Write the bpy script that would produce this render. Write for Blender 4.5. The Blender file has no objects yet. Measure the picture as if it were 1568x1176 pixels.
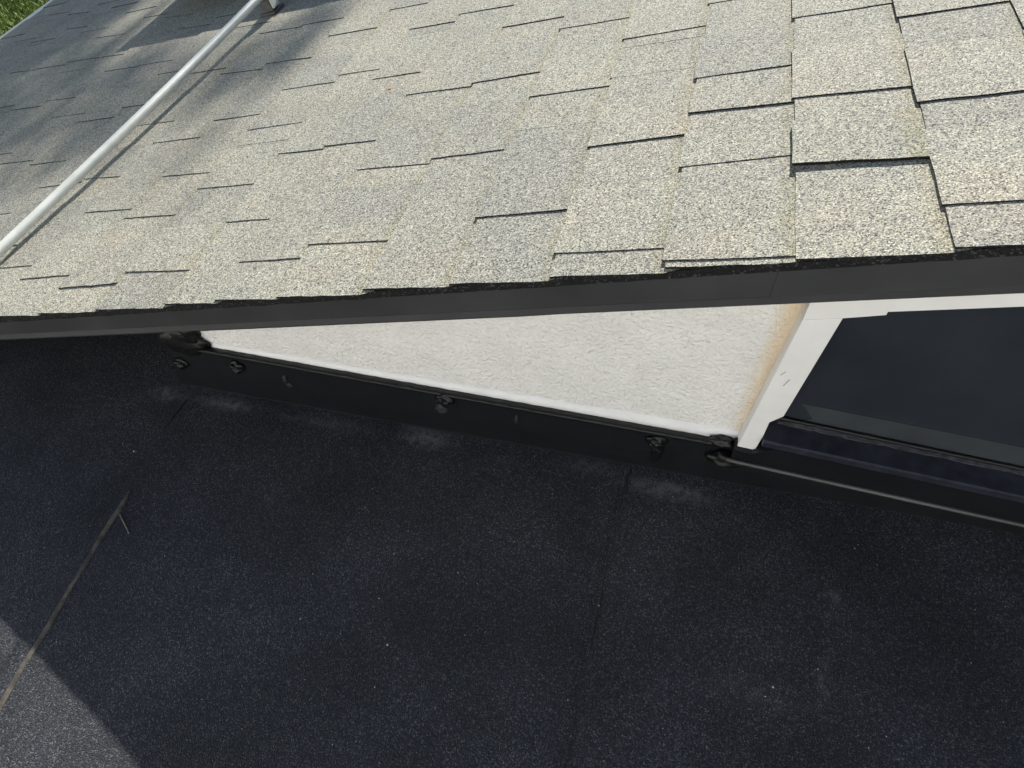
import bpy, bmesh, math, random
from mathutils import Vector, Matrix, noise

random.seed(11)
scene = bpy.context.scene
COL = scene.collection

# ------------------------------------------------------------------ camera
cam_data = bpy.data.cameras.new('camera')
cam = bpy.data.objects.new('camera', cam_data)
COL.objects.link(cam)
cam_data.sensor_width = 36.0
cam_data.lens = 36.0 * 1223.07 / 1568.0
cam_data.clip_start = 0.01
cam_data.clip_end = 600.0
CAM = Vector((0.19440864, -0.74820173, 0.72903555))
RIGHT = Vector((0.96535688, 0.26073514, 0.01016242))
UP = Vector((-0.20795158, 0.74523571, 0.63354548))
FWD = Vector((-0.15761417, 0.61371078, -0.77363871))
m = Matrix((RIGHT, UP, -FWD)).transposed().to_4x4()
m.translation = CAM
cam.matrix_world = m
scene.camera = cam

# ------------------------------------------------------------------ sky and sun
SUN = Vector((0.0, 1.0, 0.572)).normalized()          # towards the sun
SUN_EL = math.asin(SUN.z)
world = bpy.data.worlds.new('World')
scene.world = world
world.use_nodes = True
wn = world.node_tree
wn.nodes.clear()
sky = wn.nodes.new('ShaderNodeTexSky')
sky.sky_type = 'NISHITA'
sky.sun_disc = False
sky.sun_elevation = SUN_EL
sky.sun_rotation = 0.0
sky.air_density = 1.0
sky.dust_density = 0.3
sky.ozone_density = 2.0
bg = wn.nodes.new('ShaderNodeBackground')
bg.inputs['Strength'].default_value = 0.065
wo = wn.nodes.new('ShaderNodeOutputWorld')
wn.links.new(sky.outputs[0], bg.inputs[0])
wn.links.new(bg.outputs[0], wo.inputs[0])

sd = bpy.data.lights.new('sun', 'SUN')
sd.energy = 4.8
sd.angle = math.radians(0.53)
sd.color = (1.0, 0.955, 0.885)
so = bpy.data.objects.new('sun', sd)
so.rotation_euler = (-SUN).to_track_quat('-Z', 'Y').to_euler()
COL.objects.link(so)

scene.view_settings.view_transform = 'Standard'
scene.view_settings.look = 'None'
scene.view_settings.gamma = 1.0
scene.view_settings.exposure = 0.84
scene.render.engine = 'CYCLES'

# ------------------------------------------------------------------ helpers
PITCH = math.radians(18.43)
CA, SA = math.cos(PITCH), math.sin(PITCH)
def P(s, t, h=0.0):
    """point of the shingle slope: s up the slope, t into the house, h above the deck"""
    return Vector((s * CA - h * SA, t, s * SA + h * CA))

LOW_Z, LOW_M = -0.430, 0.0805
def low_z(x):
    return LOW_Z + LOW_M * x

def tag(o, label=None, cat=None, group=None, kind=None):
    if label: o['label'] = label
    if cat: o['category'] = cat
    if group: o['group'] = group
    if kind: o['kind'] = kind
    return o

def empty(name, loc=(0, 0, 0)):
    o = bpy.data.objects.new(name, None)
    o.empty_display_size = 0.05
    COL.objects.link(o)
    o.location = loc
    return o

def link_mesh(name, me, mat, parent=None):
    o = bpy.data.objects.new(name, me)
    COL.objects.link(o)
    if mat: me.materials.append(mat)
    if parent:
        o.parent = parent
        if parent.type == 'EMPTY':
            o.matrix_parent_inverse = Matrix.Translation(-parent.location)
    return o

def from_bm(name, bm, mat, parent=None, smooth=False):
    bmesh.ops.recalc_face_normals(bm, faces=bm.faces)
    me = bpy.data.meshes.new(name)
    bm.to_mesh(me); bm.free()
    if smooth:
        for p in me.polygons: p.use_smooth = True
    return link_mesh(name, me, mat, parent)

def from_py(name, verts, faces, mat, parent=None, smooth=False):
    me = bpy.data.meshes.new(name)
    me.from_pydata([tuple(v) for v in verts], [], faces)
    me.update()
    if smooth:
        for p in me.polygons: p.use_smooth = True
    return link_mesh(name, me, mat, parent)

def hexa(bm, c8):
    """box from 8 corners: 4 bottom (ccw) then 4 top"""
    v = [bm.verts.new(c) for c in c8]
    for f in ((3, 2, 1, 0), (4, 5, 6, 7), (0, 1, 5, 4), (1, 2, 6, 5), (2, 3, 7, 6), (3, 0, 4, 7)):
        bm.faces.new([v[i] for i in f])
    return v

def box(bm, x0, x1, y0, y1, z0, z1):
    return hexa(bm, [(x0, y0, z0), (x1, y0, z0), (x1, y1, z0), (x0, y1, z0),
                     (x0, y0, z1), (x1, y0, z1), (x1, y1, z1), (x0, y1, z1)])

def prism_xz(bm, pts, y0, y1):
    """polygon in the XZ plane extruded in Y"""
    a = [bm.verts.new((p[0], y0, p[1])) for p in pts]
    b = [bm.verts.new((p[0], y1, p[1])) for p in pts]
    n = len(pts)
    bm.faces.new(a); bm.faces.new(b[::-1])
    for i in range(n):
        j = (i + 1) % n
        bm.faces.new((a[i], a[j], b[j], b[i]))

def sweep(bm, profile, path, closed=True):
    """profile points are given per path station as lists of Vectors"""
    rings = [[bm.verts.new(v) for v in ring] for ring in path]
    n = len(rings[0])
    for a, b in zip(rings, rings[1:]):
        for i in range(n if closed else n - 1):
            j = (i + 1) % n
            bm.faces.new((a[i], a[j], b[j], b[i]))
    if closed:
        bm.faces.new(rings[0][::-1]); bm.faces.new(rings[-1])

def tube(bm, pts, r, seg=20, cap=True):
    rings = []
    for i, p in enumerate(pts):
        a = pts[max(i - 1, 0)]; b = pts[min(i + 1, len(pts) - 1)]
        d = (b - a).normalized()
        u = d.cross(Vector((0, 0, 1)))
        if u.length < 1e-3: u = d.cross(Vector((1, 0, 0)))
        u.normalize(); w = d.cross(u)
        rings.append([bm.verts.new(p + (u * math.cos(2 * math.pi * k / seg) + w * math.sin(2 * math.pi * k / seg)) * r) for k in range(seg)])
    for a, b in zip(rings, rings[1:]):
        for i in range(seg):
            j = (i + 1) % seg
            bm.faces.new((a[i], a[j], b[j], b[i]))
    if cap:
        bm.faces.new(rings[0]); bm.faces.new(rings[-1][::-1])

# ------------------------------------------------------------------ materials
class NT:
    def __init__(self, name):
        self.mat = bpy.data.materials.new(name)
        self.mat.use_nodes = True
        self.t = self.mat.node_tree
        self.t.nodes.clear()
        self.out = self.t.nodes.new('ShaderNodeOutputMaterial')
        self.b = self.t.nodes.new('ShaderNodeBsdfPrincipled')
        self.t.links.new(self.b.outputs[0], self.out.inputs[0])
        self.pos = self.t.nodes.new('ShaderNodeNewGeometry').outputs['Position']
    def n(self, kind, **kw):
        nd = self.t.nodes.new(kind)
        for k, v in kw.items():
            if k in nd.inputs: nd.inputs[k].default_value = v
            else: setattr(nd, k, v)
        return nd
    def l(self, a, b): self.t.links.new(a, b)
    def noise(self, scale, detail=4, rough=0.55, vec=None):
        nd = self.n('ShaderNodeTexNoise', Scale=scale, Detail=detail, Roughness=rough)
        self.l(vec or self.pos, nd.inputs['Vector'])
        return nd
    def vor(self, scale, vec=None, feature='F1'):
        nd = self.n('ShaderNodeTexVoronoi', Scale=scale)
        nd.feature = feature
        self.l(vec or self.pos, nd.inputs['Vector'])
        return nd
    def ramp(self, fac, stops, interp='LINEAR'):
        nd = self.n('ShaderNodeValToRGB')
        nd.color_ramp.interpolation = interp
        el = nd.color_ramp.elements
        while len(el) > 1: el.remove(el[-1])
        for i, (p, c) in enumerate(stops):
            e = el[0] if i == 0 else el.new(p)
            e.position = p
            e.color = c if len(c) == 4 else (*c, 1)
        self.l(fac, nd.inputs[0])
        return nd.outputs[0]
    def mix(self, fac, a, b, mode='MIX'):
        nd = self.n('ShaderNodeMix', data_type='RGBA', blend_type=mode)
        for sock, v in ((nd.inputs[0], fac), (nd.inputs[6], a), (nd.inputs[7], b)):
            if hasattr(v, 'default_value') or hasattr(v, 'links'): self.l(v, sock)
            elif isinstance(v, (int, float)): sock.default_value = v
            else: sock.default_value = (*v, 1)
        return nd.outputs[2]
    def math(self, op, a, b=None, clamp=False):
        nd = self.n('ShaderNodeMath', operation=op, use_clamp=clamp)
        for i, v in enumerate((a, b)):
            if v is None: continue
            if isinstance(v, (int, float)): nd.inputs[i].default_value = v
            else: self.l(v, nd.inputs[i])
        return nd.outputs[0]
    def bump(self, h, strength, dist):
        nd = self.n('ShaderNodeBump', Strength=strength, Distance=dist)
        self.l(h, nd.inputs['Height'])
        self.l(nd.outputs[0], self.b.inputs['Normal'])
        return nd
    def base(self, v):
        if isinstance(v, tuple): self.b.inputs['Base Color'].default_value = (*v, 1)
        else: self.l(v, self.b.inputs['Base Color'])
    def set(self, rough=0.6, metal=0.0, spec=0.5):
        self.b.inputs['Roughness'].default_value = rough
        self.b.inputs['Metallic'].default_value = metal
        self.b.inputs['Specular IOR Level'].default_value = spec

def g(v): return (v, v, v)

def mat_shingle():
    k = NT('shingle_granules')
    v1 = k.vor(600.0)
    sep = k.n('ShaderNodeSeparateColor'); k.l(v1.outputs['Color'], sep.inputs[0])
    gran = k.ramp(sep.outputs[0], [(0.0, (0.075, 0.075, 0.077)), (0.13, (0.18, 0.182, 0.180)), (0.28, (0.30, 0.297, 0.262)),
                                   (0.52, (0.40, 0.390, 0.335)), (0.74, (0.27, 0.265, 0.235)), (0.87, (0.55, 0.535, 0.46))], 'CONSTANT')
    v2 = k.vor(1100.0)
    s2 = k.n('ShaderNodeSeparateColor'); k.l(v2.outputs['Color'], s2.inputs[0])
    fine = k.ramp(s2.outputs[1], [(0.0, g(0.7)), (0.5, g(1.0)), (1.0, g(1.3))])
    c = k.mix(1.0, gran, fine, 'MULTIPLY')
    # blends of granule colour from shingle to shingle and within one
    big = k.noise(9.0, 3)
    tint = k.ramp(big.outputs['Fac'], [(0.30, (0.98, 1.0, 0.985)), (0.5, (1.0, 1.0, 0.97)), (0.70, (1.03, 0.995, 0.95))])
    c = k.mix(1.0, c, tint, 'MULTIPLY')
    oi = k.n('ShaderNodeObjectInfo')
    tone = k.ramp(oi.outputs['Random'], [(0.0, (0.91, 0.92, 0.93)), (0.3, (0.98, 0.98, 0.97)), (0.65, (1.03, 1.03, 1.0)), (1.0, (1.09, 1.08, 1.04))])
    c = k.mix(1.0, c, tone, 'MULTIPLY')
    # lichen and silt held back by the butt edge of the course above, and along the tab's own edge
    uvn = k.n('ShaderNodeUVMap'); uvn.uv_map = 'UVMap'
    ux = k.n('ShaderNodeSeparateXYZ'); k.l(uvn.outputs[0], ux.inputs[0])
    wn_ = k.noise(30.0, 4, 0.65)
    uu = k.math('ADD', ux.outputs[0], k.math('MULTIPLY', k.math('SUBTRACT', wn_.outputs['Fac'], 0.5), 0.22))
    mr = k.n('ShaderNodeMapRange', interpolation_type='SMOOTHSTEP')
    mr.inputs['From Min'].default_value = 0.72; mr.inputs['From Max'].default_value = 0.93
    k.l(uu, mr.inputs['Value'])
    c = k.mix(k.math('MULTIPLY', mr.outputs[0], 0.55), c, k.mix(1.0, c, (0.80, 0.75, 0.55), 'MULTIPLY'))
    mo = k.noise(3.5, 5, 0.6)
    c = k.mix(1.0, c, k.ramp(mo.outputs['Fac'], [(0.32, (0.90, 0.905, 0.90)), (0.5, (0.965, 0.955, 0.945)), (0.7, (1.04, 1.015, 0.985))]), 'MULTIPLY')
    k.base(c); k.set(0.85, 0, 0.25)
    k.bump(k.math('SUBTRACT', 1.0, v1.outputs['Distance']), 0.45, 0.0010)
    return k.mat

def mat_asphalt_edge():
    k = NT('asphalt_edge')
    v = k.vor(380.0)
    s = k.n('ShaderNodeSeparateColor'); k.l(v.outputs['Color'], s.inputs[0])
    c = k.ramp(s.outputs[0], [(0.0, g(0.008)), (0.7, g(0.014)), (0.9, (0.05, 0.05, 0.055))], 'CONSTANT')
    k.base(c); k.set(0.8, 0, 0.3)
    k.bump(v.outputs['Distance'], 0.8, 0.002)
    return k.mat

def mat_low_roof():
    k = NT('rolled_roofing')
    v1 = k.vor(640.0)
    s1 = k.n('ShaderNodeSeparateColor'); k.l(v1.outputs['Color'], s1.inputs[0])
    c = k.ramp(s1.outputs[0], [(0.0, (0.011, 0.0125, 0.0165)), (0.4, (0.023, 0.0255, 0.032)), (0.75, (0.046, 0.049, 0.057)), (0.93, (0.10, 0.101, 0.102))], 'CONSTANT')
    big = k.noise(5.0, 5, 0.6)
    c = k.mix(1.0, c, k.ramp(big.outputs['Fac'], [(0.28, g(0.65)), (0.5, g(1.0)), (0.72, g(1.5))]), 'MULTIPLY')
    # scattered pale grit
    v2 = k.vor(95.0)
    s2 = k.n('ShaderNodeSeparateColor'); k.l(v2.outputs['Color'], s2.inputs[0])
    near = k.math('LESS_THAN', v2.outputs['Distance'], 0.085)
    pick = k.math('GREATER_THAN', s2.outputs[1], 0.95)
    c = k.mix(k.math('MULTIPLY', near, pick), c, (0.30, 0.30, 0.29))
    # dust left by puddles near the flashing and further out
    dust = None
    for (x, y, rx, ry, amp) in [(-0.685, 0.012, 0.05, 0.022, 0.8), (-0.56, 0.012, 0.075, 0.018, 1.0), (-0.165, 0.02, 0.055, 0.028, 1.0),
                                (0.275, 0.0, 0.09, 0.022, 0.9), (0.13, 0.02, 0.07, 0.02, 0.35), (0.534, -0.134, 0.016, 0.014, 0.7),
                                (0.523, -0.27, 0.012, 0.06, 0.45), (0.43, -0.30, 0.09, 0.03, 0.25), (-0.35, 0.01, 0.15, 0.02, 0.3)]:
        mp = k.n('ShaderNodeMapping', vector_type='POINT')
        mp.inputs['Location'].default_value = (-x / rx, -y / ry, 0)
        mp.inputs['Scale'].default_value = (1 / rx, 1 / ry, 0)
        k.l(k.pos, mp.inputs['Vector'])
        ln = k.n('ShaderNodeVectorMath', operation='LENGTH'); k.l(mp.outputs[0], ln.inputs[0])
        mm = k.n('ShaderNodeMapRange', interpolation_type='SMOOTHSTEP')
        mm.inputs['From Min'].default_value = 1.25; mm.inputs['From Max'].default_value = 0.0
        mm.inputs['To Min'].default_value = 0.0; mm.inputs['To Max'].default_value = amp
        k.l(ln.outputs['Value'], mm.inputs['Value'])
        dust = mm.outputs[0] if dust is None else k.math('MAXIMUM', dust, mm.outputs[0])
    grain = k.noise(70.0, 5, 0.7)
    dust = k.math('MULTIPLY', dust, k.ramp(grain.outputs['Fac'], [(0.40, g(0.10)), (0.50, g(0.55)), (0.60, g(1.0))]))
    c = k.mix(k.math('MULTIPLY', dust, 0.75), c, (0.16, 0.16, 0.165))
    k.base(c); k.set(0.6, 0, 0.30)
    k.bump(k.math('SUBTRACT', 1.0, v1.outputs['Distance']), 0.8, 0.0014)
    return k.mat

def mat_paint(name, col, rough=0.5, spec=0.5, nscale=40, namp=0.12, bump=0.0, bscale=60.0):
    k = NT(name)
    a = k.noise(nscale, 4)
    c = k.mix(1.0, col, k.ramp(a.outputs['Fac'], [(0.3, g(1 - namp)), (0.7, g(1 + namp))]), 'MULTIPLY')
    k.base(c); k.set(rough, 0, spec)
    if bump: k.bump(k.noise(bscale, 3).outputs['Fac'], bump, 0.002)
    return k.mat

def mat_stucco():
    k = NT('white_stucco')
    sx = k.n('ShaderNodeSeparateXYZ'); k.l(k.pos, sx.inputs[0])
    wob = k.noise(55.0, 3)
    # rusty drip stain beside the jamb board
    d = k.math('ADD', k.math('SUBTRACT', 0.366, sx.outputs[0]), k.math('MULTIPLY', k.math('SUBTRACT', wob.outputs['Fac'], 0.5), 0.012))
    st = k.n('ShaderNodeMapRange', interpolation_type='SMOOTHSTEP')
    st.inputs['From Min'].default_value = 0.032; st.inputs['From Max'].default_value = 0.0
    k.l(d, st.inputs['Value'])
    dirt = k.noise(14.0, 5)
    c = k.mix(1.0, (0.86, 0.845, 0.81), k.ramp(dirt.outputs['Fac'], [(0.3, g(0.95)), (0.7, g(1.04))]), 'MULTIPLY')
    c = k.mix(k.math('MULTIPLY', st.outputs[0], 0.60), c, (0.80, 0.56, 0.27))
    k.base(c); k.set(0.65, 0, 0.3)
    n1 = k.noise(190.0, 2, 0.5)
    n2 = k.noise(38.0, 2, 0.5)
    h = k.math('ADD', n1.outputs['Fac'], k.math('MULTIPLY', n2.outputs['Fac'], 0.6))
    k.bump(h, 0.9, 0.0066)
    return k.mat

def mat_galv():
    k = NT('galvanised_steel')
    a = k.noise(26.0, 5)
    c = k.ramp(a.outputs['Fac'], [(0.3, (0.60, 0.62, 0.56)), (0.7, (0.74, 0.75, 0.68))])
    k.base(c); k.set(0.45, 0.15, 0.5)
    k.bump(k.noise(300.0, 2).outputs['Fac'], 0.08, 0.001)
    return k.mat

def mat_grass():
    k = NT('lawn')
    a = k.noise(1.3, 6); b = k.noise(25.0, 4)
    c = k.ramp(a.outputs['Fac'], [(0.3, (0.06, 0.11, 0.02)), (0.5, (0.12, 0.17, 0.035)), (0.68, (0.27, 0.24, 0.10))])
    c = k.mix(0.5, c, k.ramp(b.outputs['Fac'], [(0.3, (0.03, 0.06, 0.012)), (0.7, (0.13, 0.17, 0.05))]))
    k.base(c); k.set(0.9, 0, 0.2)
    return k.mat

M = dict(
    shingle=mat_shingle(), edge=mat_asphalt_edge(), low=mat_low_roof(), stucco=mat_stucco(),
    fascia=mat_paint('charcoal_metal', (0.034, 0.0345, 0.036), 0.5, 0.45, 7, 0.28),
    hem=mat_paint('charcoal_metal_hem', (0.060, 0.058, 0.054), 0.5, 0.5, 12, 0.1),
    flash=mat_paint('black_flashing', (0.0055, 0.0062, 0.0078), 0.5, 0.3, 25, 0.3, 0.15, 90),
    tar=mat_paint('roof_cement', (0.005, 0.005, 0.005), 0.42, 0.4, 60, 0.4, 0.6, 120),
    white=mat_paint('white_trim_paint', (0.80, 0.79, 0.765), 0.5, 0.4, 18, 0.04, 0.12, 70),
    caulk=mat_paint('white_caulk', (0.84, 0.84, 0.84), 0.55, 0.3, 22, 0.05, 0.5, 45),
    sill=mat_paint('dark_sill', (0.022, 0.023, 0.034), 0.38, 0.6, 55, 0.5, 0.2, 90),
    sill_refl=mat_paint('painted_reflection', (0.040, 0.047, 0.052), 0.35, 0.5, 14, 0.2),  # reflection of the sill put into a lighter colour
    dusty=mat_paint('dusty_edge', (0.075, 0.075, 0.085), 0.7, 0.3, 90, 0.5, 0.3, 150),
    sillhem=mat_paint('sill_hem', (0.075, 0.073, 0.07), 0.4, 0.5, 6, 0.45),  # paler than the sill: its edge highlight is put into the colour
    pane=mat_paint('dark_glass', (0.025, 0.030, 0.038), 0.12, 0.5, 9, 0.16),
    galv=mat_galv(), grass=mat_grass(),
    bracket=mat_paint('dull_steel', (0.10, 0.095, 0.09), 0.5, 0.5, 60, 0.5, 0.2, 90),
    seam=mat_paint('seam_bleed', (0.085, 0.074, 0.060), 0.7, 0.3, 60, 0.5, 0.4, 200),
    blackpanel=mat_paint('panel_black', (0.012, 0.013, 0.016), 0.3, 0.5, 5, 0.1),
    wood=mat_paint('sheathing', (0.20, 0.15, 0.10), 0.8, 0.2, 20, 0.2),
    screw=mat_paint('screw_head', (0.16, 0.155, 0.15), 0.4, 0.6, 80, 0.5),
    leaf=mat_paint('foliage', (0.055, 0.09, 0.025), 0.6, 0.3, 3, 0.3),
    dryleaf=mat_paint('dry_leaf', (0.52, 0.20, 0.05), 0.7, 0.2, 200, 0.3),
    twig=mat_paint('twig', (0.20, 0.17, 0.13), 0.8, 0.2, 200, 0.3),
    bark=mat_paint('bark', (0.11, 0.08, 0.055), 0.9, 0.2, 20, 0.3, 0.5, 30),
    wing=mat_paint('bounce_stucco', (0.76, 0.76, 0.75), 0.8, 0.2, 6, 0.06, 0.4, 120),
    crack=mat_paint('bare_paint', (0.40, 0.34, 0.27), 0.8, 0.2, 200, 0.3),
    blade=mat_paint('grass_blades', (0.20, 0.26, 0.06), 0.6, 0.3, 2.0, 0.35),
    lap=mat_paint('lap_bitumen', (0.016, 0.017, 0.020), 0.6, 0.4, 80, 0.4),
    scuff=mat_paint('scuffed_metal', (0.030, 0.030, 0.032), 0.6, 0.3, 300, 0.6),
    grit=mat_paint('grit', (0.42, 0.42, 0.40), 0.8, 0.2, 200, 0.3),
)

# ------------------------------------------------------------------ ground
GZ = -3.3
bm = bmesh.new()
vs = [bm.verts.new(c) for c in ((-250, -250, GZ), (250, -250, GZ), (250, 250, GZ), (-250, 250, GZ))]
bm.faces.new(vs)
tag(from_bm('lawn', bm, M['grass']), kind='structure')
# blades close enough to be seen past the eave
gv, gf = [], []
for i in range(26000):
    x = random.uniform(-8.4, -5.4); y = random.uniform(4.2, 7.6)
    a = random.uniform(0, math.tau); w = random.uniform(0.006, 0.014); h = random.uniform(0.03, 0.08)
    dx, dy = math.cos(a) * w, math.sin(a) * w
    lx, ly = random.uniform(-.06, .06), random.uniform(-.06, .06)
    b = len(gv)
    gv += [(x - dx, y - dy, GZ), (x + dx, y + dy, GZ), (x + lx, y + ly, GZ + h)]
    gf.append((b, b + 1, b + 2))
tag(from_py('grass', gv, gf, M['blade']), 'green grass of the lawn below the eave in the corner', 'grass', kind='stuff')

# ------------------------------------------------------------------ shingled roof
roof = empty('shingled_roof', P(0, 0, 0))
tag(roof, 'weathered tan-grey asphalt shingle roof slope with charcoal metal edge', 'roof')

# course lines: (s at the rake, drift per metre of t)
A = [(1.60, -.15), (1.445, -.14), (1.29, -.13), (1.135, -.12), (.98, -.11), (.825, -.10), (.669, -.087),
     (.515, -.068), (.354, -.045), (.203, -.032), (.054, -.024), (-.091, -.018), (-.230, -.015), (-.380, 0), (-.501, .007),
     (-.603, 0), (-.755, .015), (-.893, .018), (-1.030, .015), (-1.140, -.01), (-1.283, 0), (-1.420, -.002), (-1.549, -.011),
     (-1.687, -.005), (-1.82, -.013), (-1.97, -.01), (-2.12, 0), (-2.26, 0), (-2.40, 0), (-2.545, 0)]
OFF = 7      # list index of the course numbered 0 below
T_FAR = 3.1
# near edges of the raised tabs, measured per course: (t, drift across, thickness in mm)
TABS = {
 -1: [(.08, -.003, 2.2), (.304, 0, 2.6), (.55, 0, 2)],
 0: [(.183, -.009, 6.5), (.354, -.007, 2.4), (.608, 0, 1.6)],
 1: [(.013, -.004, 1.8), (.218, .005, 1.4), (.353, -.003, 2.6), (.46, .003, 1.5)],
 2: [(.044, -.002, 1.5), (.299, .007, 2.6), (.503, -.003, .45), (.642, .003, 1.5)],
 3: [(.143, .003, 2.2), (.483, 0, 1.7), (.734, .002, 1.4)],
 4: [(.324, .006, 1.8), (.573, .009, 1.7), (.793, .002, 1.8)],
 5: [(.11, -.004, 2.0), (.155, -.009, .5), (.314, -.006, 1.6), (.565, -.004, 1.7), (.904, -.005, 1.7)],
 6: [(.082, .001, 1.7), (.415, -.001, 1.6), (.662, .002, 1.5), (.879, -.001, 1.6)],
 7: [(.199, -.001, 1.6), (.411, -.001, 1.6), (.711, -.001, 1.4), (1.019, .001, 1.6)],
 8: [(.076, -.004, 1.6), (.321, -.002, 1.6), (.53, .003, 1.3), (.689, -.002, 1.5), (.937, -.002, 1.5)],
 9: [(.049, .007, 2.8), (.247, -.004, 1.6), (.385, -.007, 1.4), (.598, -.001, 1.5), (.845, -.011, 1.6), (1.043, -.003, 1.5)],
 10: [(.085, .006, 2.0), (.285, -.003, 1.6), (.538, -.003, 1.5), (.835, -.012, 1.5), (1.047, -.006, 1.5)],
 11: [(.126, .004, 1.5), (.421, -.007, 1.4), (.639, -.002, 1.3), (.883, -.006, 1.3), (1.13, -.003, 1.4)],
 12: [(.20, .004, 1.4), (.417, .004, 1.3), (.755, -.004, 1.3), (.921, -.002, 1.3)],
 13: [(.327, .004, 1.3), (.531, -.003, 1.4), (.719, -.004, 1.4), (1.011, -.007, 1.2), (1.222, -.015, 1.4)],
 14: [(.56, -.004, 1.4), (.776, -.005, 1.2), (1.02, -.01, 1.3), (1.347, -.023, 1.3)],
 15: [(.62, -.004, 1.3), (.893, -.009, 1.4), (1.14, -.014, 1.3), (1.403, -.016, 1.3)],
 16: [(.882, -.007, 1.4), (1.092, -.006, .6), (1.161, -.012, 1.4), (1.316, -.02, 1.3)],
 17: [(.925, -.008, 1.4), (1.164, -.014, 1.3), (1.413, -.011, 1.3)],
 18: [(.95, -.01, 1.3), (1.179, -.015, 1.3), (1.48, -.022, 1.3)],
 19: [(1.1, -.01, 1.3), (1.438, -.013, 1.3), (1.644, -.03, 1.2)],
 20: [(1.2, -.01, 1.3), (1.494, -.009, .8), (1.70, -.02, 1.2)],
}
H_BUTT = 0.0042

def slab(name, sl, sr, t0, t1, zl, zr, thick, d0=0.0, rough0=0.0006, roughl=0.0005, mat='shingle', nseg=8, tuck=0.0):
    """one flat shingle piece: sl/sr are functions of t; near edge t0 drifts by d0 from left to right and is ragged"""
    seed = random.uniform(0, 100)
    top, bot = [], []
    fr = [i / nseg for i in range(nseg + 1)]
    # outline: near edge (left to right), right edge, far edge, left edge back
    out = []
    for f in fr:
        j = noise.noise(Vector((f * 3.0, seed, 0))) * 0.0010 + random.uniform(-1, 1) * rough0
        t = t0 + d0 * (f - 0.5) + j + (tuck if f == 1.0 else 0.0)
        out.append((sl(t) * (1 - f) + sr(t) * f, t))
    for f in (0.33, 0.66):
        t = t0 * (1 - f) + t1 * f; out.append((sr(t), t))
    out.append((sr(t1), t1)); out.append((sl(t1), t1))
    nb = max(3, int((t1 - t0) / 0.03))
    for i in range(1, nb):
        t = t1 + (t0 - t1) * i / nb
        out.append((sl(t) + noise.noise(Vector((t * 14, seed, 3))) * 0.0016 + random.uniform(-1, 1) * roughl, t))
    bm = bmesh.new()
    def h(s, t):
        a, b = sl(t), sr(t)
        f = max(0, min(1, (s - a) / (b - a)))
        return zl + (zr - zl) * f + noise.noise(Vector((s * 9, t * 9, seed))) * 0.0005
    uvl = bm.loops.layers.uv.new('UVMap')
    vt = [bm.verts.new(P(s, t, h(s, t))) for s, t in out]
    vb = [bm.verts.new(P(s, t, h(s, t) - thick)) for s, t in out]
    ft = bm.faces.new(vt); bm.faces.new(vb[::-1])
    for lp, (s_, t_) in zip(ft.loops, out):
        lp[uvl].uv = ((s_ - sl(t_)) / (sr(t_) - sl(t_)), t_)
    n = len(out)
    for i in range(n):
        j = (i + 1) % n
        f = bm.faces.new((vt[i], vb[i], vb[j], vt[j]))
        f.material_index = 1
    o = from_bm(name, bm, M[mat], roof)
    o.data.materials.append(M['edge'])
    return o

def rake_t(s):
    return -0.004 + 0.016 * s

for li in range(len(A) - 1):
    c = li - OFF
    (ar, mr), (al, ml) = A[li], A[li + 1]
    sl = lambda t, al=al, ml=ml: al + ml * t
    sr = lambda t, ar=ar, mr=mr: ar + mr * t + 0.018
    mid = (ar + al) / 2
    jit = {-1: .001, 0: -.001, 1: .003, 2: -.001, 3: -.0005, 4: .003, 5: -.0035, 6: .0015, 7: .001, 8: -.0025, 9: -.001}.get(c, random.uniform(-.003, .003))
    t0 = rake_t(mid) + jit * 0.7
    # the strips of the course: 0.9 to 1 m long, butted end to end
    cuts = [t0]
    t = t0 + random.uniform(0.35, 0.95)
    while t < T_FAR - 0.3:
        cuts.append(t); t += 0.985
    cuts.append(T_FAR)
    for a, b in zip(cuts, cuts[1:]):
        slab('shingle', sl, sr, a, b - 0.0012, H_BUTT, 0.0006, 0.0038, -0.0028 if a == t0 else 0.0, 0.0009 if a == t0 else 0.0004, tuck=0.006 if a == t0 else 0.0)
    # raised laminated tabs
    tabs = list(TABS.get(c, []))
    t = (tabs[-1][0] if tabs else t0) + random.uniform(0.18, 0.34)
    while t < (2.0 if c > 6 else 1.25 if c > -2 else 0.5):
        tabs.append((t, random.uniform(-.006, .006), random.uniform(1.2, 1.8)))
        t += random.uniform(0.17, 0.36)
    for q, (tt, dd, th) in enumerate(tabs):
        nxt = tabs[q + 1][0] if q + 1 < len(tabs) else tt + 0.25
        end = tt + (nxt - tt) * random.uniform(0.5, 0.72)
        th *= 0.001
        ex = 0.0025 + random.uniform(0, 0.002)
        sl2 = lambda t, al=al, ml=ml, ex=ex: al + ml * t - ex
        if th > 0.004:      # the one tab that has lifted
            o = slab('shingle', sl2, lambda t, ar=ar, mr=mr: ar + mr * t - 0.0012, tt, end, H_BUTT + th, 0.0006 + th * 0.85, 0.0042, dd, 0.0007)
            tag(o, 'lifted tab with a wide dark gap under its lower edge')
        else:
            slab('shingle', sl2, sr, tt, end, H_BUTT + th, 0.0006 + th, th + 0.0004, dd)

# deck, under-layers that show black below the rake ends
def strip(name, s0, s1, sec, mat, parent, n=40, wob=0.0):
    """sweep a (t,h) section along the slope"""
    bm = bmesh.new()
    path = []
    for i in range(n + 1):
        s = s0 + (s1 - s0) * i / n
        dt = rake_t(s) + 0.004
        path.append([P(s, t + dt + (noise.noise(Vector((s * 30, k, 0))) * wob), h + min(0.0, noise.noise(Vector((s * 22, k, 9))) * wob)) for k, (t, h) in enumerate(sec)])
    sweep(bm, None, path)
    return from_bm(name, bm, mat, parent)

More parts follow.
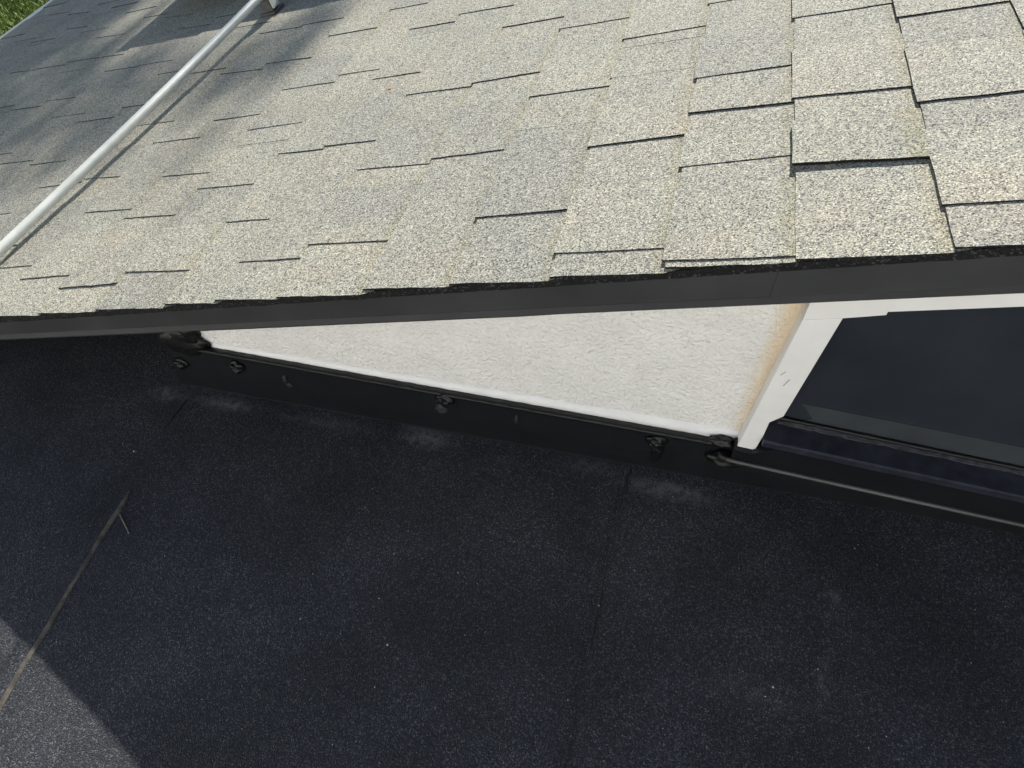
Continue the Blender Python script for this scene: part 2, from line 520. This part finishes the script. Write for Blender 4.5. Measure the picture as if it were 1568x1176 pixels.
strip('starter_strip', -2.55, 1.6, [(-.0022, -.0065), (0.10, -.0065), (0.10, 0.0003), (-.0030, 0.0003)], M['edge'], roof, 260, 0.0022)
strip('underlayment', -2.53, 1.6, [(0.0015, -.0155), (3.1, -.0140), (3.1, -.0075), (0.0005, -.0075)], M['edge'], roof, 260, 0.0016)
strip('roof_deck', -2.50, 1.6, [(0.033, -.036), (3.08, -.036), (3.08, -.0175), (0.033, -.0175)], M['wood'], roof, 4)

# rake metal: face, rolled hem at its foot
def vert_strip(name, x0, x1, sec, mat, parent, n=30):
    """section (y, dz below the slope line) swept along the rake, vertical face"""
    bm = bmesh.new(); path = []
    for i in range(n + 1):
        x = x0 + (x1 - x0) * i / n
        zt = x * SA / CA
        path.append([Vector((x, y + 0.016 * x, zt + dz + (0.0075 - 0.0075 * x if dz < -.05 else 0.0))) for y, dz in sec])
    sweep(bm, None, path)
    return from_bm(name, bm, mat, parent)

vert_strip('drip_edge', -2.45, 0.3545, [(0.0085, -0.0150), (0.032, -0.0150), (0.032, -0.069), (0.0085, -0.069)], M['fascia'], roof)
vert_strip('drip_edge', 0.3225, 1.5, [(0.0073, -0.0152), (0.0082, -0.0152), (0.0082, -0.0692), (0.0073, -0.0692)], M['fascia'], roof)
vert_strip('drip_edge_hem', -2.45, 1.5, [(0.0083, -0.0694), (0.018, -0.0694), (0.018, -0.0770), (0.0020, -0.0768), (0.0012, -0.0744)], M['hem'], roof)
vert_strip('rake_board', -2.42, 1.45, [(0.0335, -0.032), (0.055, -0.032), (0.055, -0.13), (0.0335, -0.075)], M['fascia'], roof)

# eave: pale metal edge, gutter lip
bm = bmesh.new()
hexa(bm, [P(-2.61, 0, -.012), P(-2.565, 0, -.012), P(-2.565, 3.1, -.012), P(-2.61, 3.1, -.012),
          P(-2.61, 0, -.001), P(-2.565, 0, -.001), P(-2.565, 3.1, -.001), P(-2.61, 3.1, -.001)])
tag(from_bm('eave_flashing', bm, M['galv'], roof), 'pale metal strip along the far eave')
bm = bmesh.new()
hexa(bm, [P(-2.70, 0, -.12), P(-2.612, 0, -.12), P(-2.612, 3.1, -.12), P(-2.70, 3.1, -.12),
          P(-2.70, 0, -.030), P(-2.612, 0, -.010), P(-2.612, 3.1, -.010), P(-2.70, 3.1, -.030)])
from_bm('eave_fascia', bm, M['fascia'], roof)
# the body of the house below this slope
bm = bmesh.new()
prism_xz(bm, [(-2.3, GZ), (1.45, GZ), (1.45, 1.45 / 3 - .05), (-2.3, -2.3 / 3 - .05)], 0.30, 3.0)
from_bm('house_body', bm, M['stucco'], roof)

# ------------------------------------------------------------------ low roof
low = empty('low_roof', (0, 0, LOW_Z))
tag(low, 'low black rolled-roofing roof in the shade of the shingled roof', 'roof')
def sheet(name, x0, x1, lift):
    nx = max(4, int((x1 - x0) / 0.03)); ny = 70
    verts, faces = [], []
    for j in range(ny + 1):
        f = j / ny
        y = 0.285 - (f ** 1.35) * 2.47
        for i in range(nx + 1):
            x = x0 + (x1 - x0) * i / nx
            e = 0.0015 * noise.noise(Vector((y * 6, x0, 2)))
            xx = x + (e if i in (0, nx) else 0)
            z = low_z(xx) + lift + noise.noise(Vector((x * 4, y * 4, 1))) * 0.0016 + noise.noise(Vector((x * 11, y * 11, 5))) * 0.0008
            # soft buckles where the sheet was pushed against the wall
            z += 0.004 * math.exp(-((y - 0.0) / 0.03) ** 2) * max(0, noise.noise(Vector((x * 7, 3.3, 0))))
            verts.append((xx, y, z))
    n1 = nx + 1
    for j in range(ny):
        for i in range(nx):
            a = j * n1 + i
            faces.append((a, a + n1, a + n1 + 1, a + 1))
    # drop the border as a thin edge
    o = from_py(name, verts, faces, M['low'], low, True)
    sol = o.modifiers.new('thickness', 'SOLIDIFY'); sol.thickness = 0.0035; sol.offset = -1
    return o
sheet('roofing_sheet', -1.62, -0.618, 0.0)
sheet('roofing_sheet', -0.650, 0.226, 0.0022)
sheet('roofing_sheet', 0.196, 1.10, 0.0040)
sheet('roofing_sheet', 1.07, 1.9, 0.0058)

def ribbon(name, pts, w, mat, lift, parent=low, wj=0.35):
    """thin ribbon lying on the low roof, ragged edges"""
    bm = bmesh.new(); rows = []
    n = len(pts)
    for i, (x, y) in enumerate(pts):
        a = pts[max(0, i - 1)]; b = pts[min(n - 1, i + 1)]
        d = Vector((b[0] - a[0], b[1] - a[1], 0)).normalized(); q = Vector((-d.y, d.x, 0))
        ww = w * (1 + wj * noise.noise(Vector((i * 0.7, w * 900, 4)))) * (0.25 if i in (0, n - 1) else 1)
        off = noise.noise(Vector((i * 0.45, 7.7, w * 300))) * w * 0.4
        l = Vector((x, y, 0)) + q * (ww / 2 + off); r = Vector((x, y, 0)) - q * (ww / 2 - off)
        row = []
        for v, up in ((l, 0), (l * .75 + r * .25, 1), (l * .25 + r * .75, 1), (r, 0)):
            row.append(bm.verts.new((v.x, v.y, low_z(v.x) + lift + (0.0009 if up else -0.001))))
        rows.append(row)
    for a, b in zip(rows, rows[1:]):
        for k in range(3): bm.faces.new((a[k], a[k + 1], b[k + 1], b[k]))
    return from_bm(name, bm, mat, parent, True)

N = 46
pts = []
for i in range(N):
    y = -0.205 - i * 0.031
    pts.append((-0.634 + (-.205 - y) * 0.056 + 0.0025 * noise.noise(Vector((y * 9, 0, 0))), y))
tag(ribbon('seam_bleed', pts, 0.0092, M['seam'], 0.0030), 'pale brown line along the lap seam')
pts = [(-0.646 + .0025 * math.sin(i * 1.3) + i * .0006, 0.03 - i * 0.024) for i in range(10)]
ribbon('seam_sealant', pts[:5], 0.009, M['lap'], 0.0016)
pts = [(0.2005 + .003 * noise.noise(Vector((i * .3, 2, 0))), 0.0 - i * 0.02) for i in range(24)]
ribbon('seam_sealant', pts, 0.0022, M['lap'], 0.0034)
pts = [(0.203 + .003 * math.sin(i * 2.0), 0.035 - i * 0.012) for i in range(6)]
ribbon('seam_sealant', pts, 0.008, M['lap'], 0.0036)
# the shed below it
bm = bmesh.new()
prism_xz(bm, [(-1.5, GZ), (1.85, GZ), (1.85, low_z(1.85) - .02), (-1.5, low_z(-1.5) - .02)], -2.1, 0.29)
from_bm('shed_body', bm, M['stucco'], low)

# ------------------------------------------------------------------ stucco wall with its trim
YW = 0.055
wall = empty('stucco_wall', (0.0, YW, -0.36))
tag(wall, 'white textured stucco wedge of wall under the roof edge', 'wall')
def line_z(x): return -0.3380 + 0.0615 * (x + 0.14)     # foot of the white face
bm = bmesh.new()
prism_xz(bm, [(-0.625, line_z(-.625) - .03), (0.375, line_z(.375) - .03), (0.375, 0.10), (-0.625, -0.235)], YW, 0.112)
from_bm('stucco_face', bm, M['stucco'], wall)
# smooth paint and caulk band along the foot
bm = bmesh.new(); path = []
for i in range(90):
    x = -0.615 + (0.362 + 0.615) * i / 89
    hgt = 0.017 + 0.016 * max(0, min(1, (x + 0.6) / 0.9)) + 0.003 * noise.noise(Vector((x * 14, 1, 0)))
    z0 = line_z(x) - 0.004
    path.append([Vector((x, YW - .0005, z0)), Vector((x, YW - .0013, z0)), Vector((x, YW - .0011, z0 + hgt * .5)), Vector((x, YW - .0004, z0 + hgt)), Vector((x, YW + .003, z0 + hgt))])
sweep(bm, None, path)
from_bm('caulk_band', bm, M['caulk'], wall, True)

# base flashing
fl = empty('base_flashing', (0, 0.04, -0.42))
tag(fl, 'black metal base flashing strip along the foot of the stucco', 'flashing')
bm = bmesh.new(); path = []
for i in range(80):
    x = -0.672 + (1.05 + 0.672) * i / 79
    zt = line_z(x) + 0.0015 * noise.noise(Vector((x * 25, 0, 0)))
    if x > .36: zt = line_z(.36) - .012
    zb = low_z(x) - 0.004
    dy = 0.0018 * noise.noise(Vector((x * 6, 4, 0)))
    path.append([Vector((x, .0475 + dy, zt)), Vector((x, .0415 + dy, zt)), Vector((x, .0415 + dy, zt - .006)), Vector((x, .0445 + dy, zt - .009)),
                 Vector((x, .0405 + dy, (zt + zb) / 2)), Vector((x, .0385, zb + .010)), Vector((x, .0365, zb + .0025)), Vector((x, .0365, zb)), Vector((x, .0475, zb))])
sweep(bm, None, path)
from_bm('flashing_face', bm, M['flash'], fl)
# ragged sealant bead on its top edge
bm = bmesh.new(); path = []
for i in range(240):
    x = -0.655 + (0.352 + 0.655) * i / 239
    r = 0.0028 * (1 + 0.7 * noise.noise(Vector((x * 60, 0, 0))) + 0.5 * noise.noise(Vector((x * 170, 3, 0))))
    zc = line_z(x) + 0.002
    path.append([Vector((x, YW - .008 + math.cos(a) * 0.008, zc + math.sin(a) * r)) for a in [k * math.tau / 7 for k in range(7)]])
sweep(bm, None, path)
from_bm('sealant_bead', bm, M['tar'], fl, True)

def blob(name, x, y, z, rx, ry, rz, mat, parent, seed, rough=0.35, sub=3):
    bm = bmesh.new()
    bmesh.ops.create_icosphere(bm, subdivisions=sub, radius=1)
    for v in bm.verts:
        k = 1 + rough * noise.noise(v.co * 1.6 + Vector((seed, 0, 0))) + rough * .6 * noise.noise(v.co * 4 + Vector((0, seed, 0)))
        v.co = Vector((x + v.co.x * rx * k, y + v.co.y * ry * k, z + v.co.z * rz * k))
    return from_bm(name, bm, mat, parent, True)

def screw(x, z, seed, w=0.0145):
    b = blob('sealant_dab', x, 0.041, z, w, 0.006, w * 0.8, M['tar'], fl, seed, 0.5)
    bm = bmesh.new()
    pts = [(math.cos(k * math.tau / 6) * 0.0048, math.sin(k * math.tau / 6) * 0.0048) for k in range(6)]
    prism_xz(bm, [(x + a, z + c) for a, c in pts], 0.0325, 0.040)
    from_bm('screw_head', bm, M['screw'], b)
    # tar smeared over most of the head
    blob('sealant_smear', x + .003, 0.0355, z - .003, .009, .006, .008, M['tar'], b, seed + 7, 0.6, 2)
    blob('sealant_smear', x - .004, 0.0350, z + .004, .006, .005, .005, M['tar'], b, seed + 9, 0.6, 2)
for i, (x, z) in enumerate([(-0.651, -0.412), (-0.529, -0.386), (-0.128, -0.346), (0.236, -0.331)]):
    screw(x, z, 3.1 * i + 1)
blob('sealant_dab', 0.240, 0.0385, -0.352, 0.011, 0.006, 0.022, M['tar'], fl, 31, 0.6)
for i, (x, z, w, h_) in enumerate([(-0.435, -0.392, .004, .012), (-0.428, -0.408, .006, .006), (0.0, -0.358, .003, .012), (-0.135, -0.378, .011, .012)]):
    blob('scuff', x, 0.0415, z, w, 0.0022, h_, M['scuff'], fl, 41 + i, 0.5, 3)
# heavy patch of roof cement where the wall dies into the roof
blob('sealant_patch', -0.634, 0.047, -0.350, 0.052, 0.014, 0.034, M['tar'], fl, 12, 0.35)
blob('sealant_patch', -0.612, 0.048, -0.327, 0.022, 0.011, 0.026, M['tar'], fl, 17, 0.4)
# large dab at the outer corner
blob('sealant_patch', 0.352, 0.034, -0.330, 0.030, 0.012, 0.013, M['tar'], fl, 23, 0.5)
blob('sealant_patch', 0.336, 0.044, -0.300, 0.022, 0.010, 0.008, M['tar'], fl, 29, 0.5)

# ------------------------------------------------------------------ dark pane with white trim and sill
win = empty('dark_window', (0.55, 0.07, -0.24))
tag(win, 'dark smooth window pane in white trim above a black sill', 'window')
bm = bmesh.new()
prism_xz(bm, [(0.385, -0.262), (1.40, -0.262), (1.40, 0.40), (0.385, 0.06)], 0.070, 0.078)
tag(from_bm('pane', bm, M['pane'], win), 'dark glossy pane')
# jamb board, notched at the foot
bm = bmesh.new()
prism_xz(bm, [(0.3735, 0.0), (0.4185, 0.0155), (0.402, -0.193), (0.387, -0.213), (0.3865, -0.250), (0.382, -0.297), (0.369, -0.290), (0.356, -0.292)], 0.030, 0.0690)
jo = from_bm('jamb_board', bm, M['white'], win)
bv = jo.modifiers.new('bevel', 'BEVEL'); bv.width = 0.0012; bv.segments = 2
tag(jo, 'white jamb board with a ragged foot')
# paint blisters on the board
for (x, z, l) in [(0.3745, -0.108, 0.009), (0.3835, -0.128, 0.015)]:
    bm = bmesh.new()
    prism_xz(bm, [(x, z), (x + .0012, z + .001), (x + .0055, z + l), (x + .0045, z + l)], 0.0293, 0.0305)
    from_bm('paint_crack', bm, M['crack'], jo)
# frieze boards under the rake metal, lapped
def fz(x): return 0.0017 + (x - 0.3735) * 0.336
bm = bmesh.new()
prism_xz(bm, [(0.3735, fz(.3735) + .001), (0.4185, fz(.4185) + .001), (0.463, fz(.463) + .004), (0.463, fz(.463) + 0.09), (0.3735, fz(.3735) + 0.09)], 0.0285, 0.0675)
from_bm('frieze_board', bm, M['white'], win)
bm = bmesh.new()
prism_xz(bm, [(0.4635, fz(.4635) + .008), (1.38, fz(1.38) + .012), (1.38, fz(1.38) + 0.09), (0.4635, fz(.4635) + 0.09)], 0.0300, 0.0665)
from_bm('frieze_board', bm, M['white'], win)
# sill: level top, drop face, rolled lower hem
bm = bmesh.new(); path = []
for i in range(40):
    x = 0.388 + (1.42 - 0.388) * i / 39
    w = 0.0006 * noise.noise(Vector((x * 5, 0, 0)))
    path.append([Vector((x, .0695, -.262)), Vector((x, .0695, -.2415)), Vector((x, .062, -.2435)), Vector((x, .0225, -.2465 + w)), Vector((x, .0195, -.2485 + w)),
                 Vector((x, .0215, -.262))])
sweep(bm, None, path)
from_bm('sill', bm, M['sill'], win)
bm = bmesh.new(); path = []
for i in range(40):
    x = 0.352 + (1.42 - 0.352) * i / 39
    zt = -0.2625 if x > .388 else -0.285
    path.append([Vector((x, .046, zt)), Vector((x, .0212, zt)), Vector((x, .0212, -.306)), Vector((x, .046, -.306))])
sweep(bm, None, path)
from_bm('sill_apron', bm, M['flash'], win)
bm = bmesh.new(); path = []
for i in range(40):
    x = 0.345 + (1.42 - 0.345) * i / 39
    path.append([Vector((x, .0185 + math.cos(a) * .0034, -.3095 + math.sin(a) * .0034)) for a in [k * math.tau / 12 for k in range(12)]])
sweep(bm, None, path)
from_bm('sill_hem', bm, M['sillhem'], win, True)
# lighter strip painted as the sill's reflection in the glass, left end slanted
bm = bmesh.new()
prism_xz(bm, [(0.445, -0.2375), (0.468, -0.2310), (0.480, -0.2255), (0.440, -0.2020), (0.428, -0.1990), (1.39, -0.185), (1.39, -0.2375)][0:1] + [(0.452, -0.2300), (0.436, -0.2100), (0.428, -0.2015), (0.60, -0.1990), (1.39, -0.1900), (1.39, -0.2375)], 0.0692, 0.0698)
from_bm('reflection_strip', bm, M['sill_refl'], win)
# dust caught along the back of the sill
bm = bmesh.new(); path = []
for i in range(110):
    x = 0.405 + 1.0 * i / 109
    w = 0.0085 * (1 + 0.45 * noise.noise(Vector((x * 24, 1, 0))) + 0.3 * noise.noise(Vector((x * 90, 2, 0))))
    zt = lambda y: -.2435 - (.062 - y) * .076 + .0008
    path.append([Vector((x, .0655, zt(.0655))), Vector((x, .0655 - w, zt(.0655 - w))), Vector((x, .0655 - w, zt(.0655 - w) - .001)), Vector((x, .0655, zt(.0655) - .001))])
sweep(bm, None, path)
from_bm('dust_line', bm, M['dusty'], win)
# seal bead at the foot of the glass
bm = bmesh.new(); path = []
for i in range(120):
    x = 0.398 + 1.0 * i / 119
    r = 0.0035 * (1 + 0.5 * noise.noise(Vector((x * 40, 0, 0))))
    path.append([Vector((x, .0665 + math.cos(a) * r, -.2405 + math.sin(a) * r)) for a in [k * math.tau / 7 for k in range(7)]])
sweep(bm, None, path)
from_bm('glazing_seal', bm, M['tar'], win, True)

# ------------------------------------------------------------------ conduit
def ph(t): return 0.0195 + 0.0315 * t
def ps(t): return -1.158 + 0.0905 * t + 0.013 * math.sin(math.pi * max(0.0, min(1.2, t)) / 1.2)
con = empty('steel_conduit', P(-1.16, 0.3, 0))
tag(con, 'long galvanised steel conduit pipe running across the shingles', 'pipe')
pts = []
for i in range(6):      # bend down over the rake, out of the picture
    a = math.radians(90 - i * 18)
    pts.append(P(ps(-.10), -.10 - .10 * math.sin(a), ph(-.10)) + Vector((0, 0, -.10 * (1 - math.cos(a)) - 0.0)))
pts = [pts[0] + Vector((0, 0, -.12))] + pts
for i in range(26):
    t = -.08 + i * (1.62 + .08) / 25
    pts.append(P(ps(t), t, ph(t) + 0.0008 * math.sin(t * 5)))
bm = bmesh.new(); tube(bm, pts, 0.0102, 28)
from_bm('pipe', bm, M['galv'], con, True)

br = empty('conduit_bracket', P(-1.058, 1.19, 0))
tag(br, 'small dark steel bracket holding up the conduit at the top edge', 'bracket')
def pbox(name, s0, s1, t0, t1, h0, h1, mat, parent):
    bm = bmesh.new()
    hexa(bm, [P(s0, t0, h0), P(s1, t0, h0), P(s1, t1, h0), P(s0, t1, h0), P(s0, t0, h1), P(s1, t0, h1), P(s1, t1, h1), P(s0, t1, h1)])
    o = from_bm(name, bm, mat, parent)
    b = o.modifiers.new('bevel', 'BEVEL'); b.width = 0.0015; b.segments = 2
    return o
pbox('base_plate', -1.083, -1.030, 1.168, 1.225, 0.005, 0.010, M['bracket'], br)
pbox('post', -1.074, -1.040, 1.178, 1.183, 0.010, 0.040, M['bracket'], br)
pbox('post', -1.074, -1.040, 1.205, 1.210, 0.010, 0.040, M['bracket'], br)
pbox('post', -1.044, -1.040, 1.1835, 1.2045, 0.010, 0.042, M['bracket'], br)
pbox('clamp', -1.038, -1.032, 1.178, 1.210, 0.016, 0.072, M['galv'], br)
bm = bmesh.new()
bmesh.ops.create_cone(bm, cap_ends=True, segments=6, radius1=.006, radius2=.006, depth=.008, matrix=Matrix.Translation(P(-1.036, 1.192, .05)) @ Matrix.Rotation(math.pi / 2, 4, 'Y'))
from_bm('bolt', bm, M['galv'], br)

# raised dark panel just past the top of the picture, casting the hard shadow
pan = empty('roof_panel', P(-1.1, 1.4, 0))
tag(pan, 'dark framed panel raised on feet above the shingles at the top edge', 'panel')
PT = 1.385
pbox('panel_glass', -1.57, -.42, PT + .012, PT + 1.62, .108, .124, M['blackpanel'], pan)
pbox('panel_frame', -1.585, -.405, PT, PT + .012, .090, .128, M['blackpanel'], pan)
pbox('panel_frame', -1.585, -.405, PT + 1.62, PT + 1.632, .090, .128, M['blackpanel'], pan)
pbox('panel_frame', -1.585, -1.571, PT + .0125, PT + 1.6195, .090, .128, M['blackpanel'], pan)
pbox('panel_frame', -.419, -.405, PT + .0125, PT + 1.6195, .090, .128, M['blackpanel'], pan)
for s in (-1.40, -.62):
    for t in (PT + .25, PT + 1.3):
        pbox('panel_foot', s - .03, s + .03, t - .04, t + .04, .005, .107, M['bracket'], pan)

# ------------------------------------------------------------------ litter
def on_roof(s, t, h=0.006): return P(s, t, h)
bm = bmesh.new()
o0 = on_roof(-.433, .598, .0075)
ring = [(-.006, -.001), (-.002, .003), (.002, .0015), (.006, .0035), (.004, -.001), (.0055, -.004), (.001, -.0025), (-.003, -.005)]
c0 = bm.verts.new(o0 + Vector((0, 0, .0015)))
rv = [bm.verts.new(o0 + Vector((a * 1.1, b * 1.1, a * .333 + .0015 * math.sin(i * 2)))) for i, (a, b) in enumerate(ring)]
for i in range(len(rv)): bm.faces.new((c0, rv[i], rv[(i + 1) % len(rv)]))
tag(from_bm('dry_leaf', bm, M['dryleaf']), 'tiny orange scrap of dry leaf on the shingles', 'leaf')
bm = bmesh.new()
a, b = Vector((-.622, -.251, 0)), Vector((-.585, -.280, 0))
tp = []
for i in range(6):
    p = a.lerp(b, i / 5); p.z = low_z(p.x) + .0042 + .0012 * math.sin(i); tp.append(p)
tube(bm, tp, 0.0011, 6)
tag(from_bm('twig', bm, M['twig']), 'thin short twig lying beside the pale seam line', 'twig')
bm = bmesh.new()
for i in range(110):
    x = random.uniform(-1.0, .9); y = -0.02 - random.random() ** 0.8 * .75
    r = random.uniform(.0005, .0012)
    if random.random() < 0.06: r *= 1.7
    bmesh.ops.create_icosphere(bm, subdivisions=1, radius=r, matrix=Matrix.Translation((x, y, low_z(x) + .0045 if x > .2 else low_z(x) + .0027)))
tag(from_bm('grit', bm, M['grit']), 'pale grit specks scattered over the black low roof', 'grit', kind='stuff')

# ------------------------------------------------------------------ tree behind the house that dapples the far shingles
tree = empty('shade_tree', (-2.4, 11.0, GZ))
tag(tree, 'leafy shade tree standing behind the house', 'tree')
bm = bmesh.new()
tube(bm, [Vector((-2.4, 11, GZ - .1)), Vector((-2.45, 11.05, -1.2)), Vector((-2.3, 11.0, 1.2)), Vector((-2.35, 10.9, 3.4)), Vector((-2.2, 11, 5.6))], 0.12, 10)
def limb(a, b, r):
    mid = (a + b) / 2 + Vector((0, 0, .12))
    tube(bm, [a, mid, b], r, 6)
# sunbeams back from the shaded patches of the roof: where leaves have to hang
D = SUN / SUN.y
patches = [(-2.35, 1.62, .30, .22), (-2.05, 1.75, .22, .18), (-2.5, 2.0, .3, .3), (-2.0, 2.1, .35, .2), (-1.95, 1.45, .14, .07), (-2.3, 1.36, .16, .06),
           (-1.75, 1.04, .22, .045), (-2.1, 1.00, .22, .05), (-1.55, .93, .16, .06), (-1.85, .80, .18, .05), (-2.15, .72, .2, .06), (-1.35, .86, .12, .04),
           (-1.62, .66, .14, .035), (-1.95, .58, .2, .04), (-1.30, .64, .10, .025), (-.95, .90, .10, .03), (-1.12, .76, .09, .025), (-.80, 1.0, .07, .02),
           (-1.9, 1.22, .12, .02), (-1.45, .48, .08, .02), (-2.3, 1.15, .15, .025), (-1.7, 1.35, .05, .15), (-2.45, 1.25, .14, .05), (-.88, .80, .07, .03), (-2.0, 1.62, .2, .1)]
lv, lf = [], []
for (s, t, rs, rt) in patches:
    base = P(s, t)
    k = 9.5 + random.uniform(-.8, .8)
    c = base + D * k
    limb(Vector((-2.3, 11, min(c.z - .3, 5.4))), c, 0.012)
    n = int(5600 * rs * rt) + 40
    for i in range(n):
        v = Vector((random.gauss(0, .55) * rs, random.gauss(0, .25), random.gauss(0, .55) * rt * SUN.z / SUN.y))
        p = c + v
        q = Vector((random.uniform(-1, 1), random.uniform(-1, 1), random.uniform(-.6, 1))).normalized()
        u = q.orthogonal().normalized(); w = q.cross(u)
        l = random.uniform(.035, .06); wd = l * .5
        b = len(lv)
        lv += [p - u * l, p + w * wd * .6 - u * l * .2, p + u * l, p - w * wd * .6 - u * l * .2]
        lf.append((b, b + 1, b + 2, b + 3))
from_bm('trunk', bm, M['bark'], tree, True)
cr = from_py('crown', lv, lf, M['leaf'], tree)

# ------------------------------------------------------------------ unseen wing added behind the camera to bounce sunlight onto the stucco wall
wing = empty('bounce_wing', (0, -2.3, GZ))
tag(wing, 'unseen pale wing added across the low roof to bounce sunlight', 'house')
bm = bmesh.new(); box(bm, -6.0, 6.0, -4.8, -2.3, GZ, 1.75)
from_bm('wall', bm, M['wing'], wing)
bm = bmesh.new()
for z0, z1, y in ((1.75, 1.88, -2.18),):
    box(bm, -6.2, 6.2, -5.0, y, z0 + .003, z1)
from_bm('bounce_wing_roof_edge', bm, M['fascia'], wing)
for x in (-2.6, 2.2):
    bm = bmesh.new(); box(bm, x - .5, x + .5, -2.302, -2.27, .05, 1.05)
    f = from_bm('window', bm, M['white'], wing)
    bm = bmesh.new(); box(bm, x - .43, x + .43, -2.272, -2.262, .12, .98)
    from_bm('bounce_wing_glass', bm, M['pane'], f)
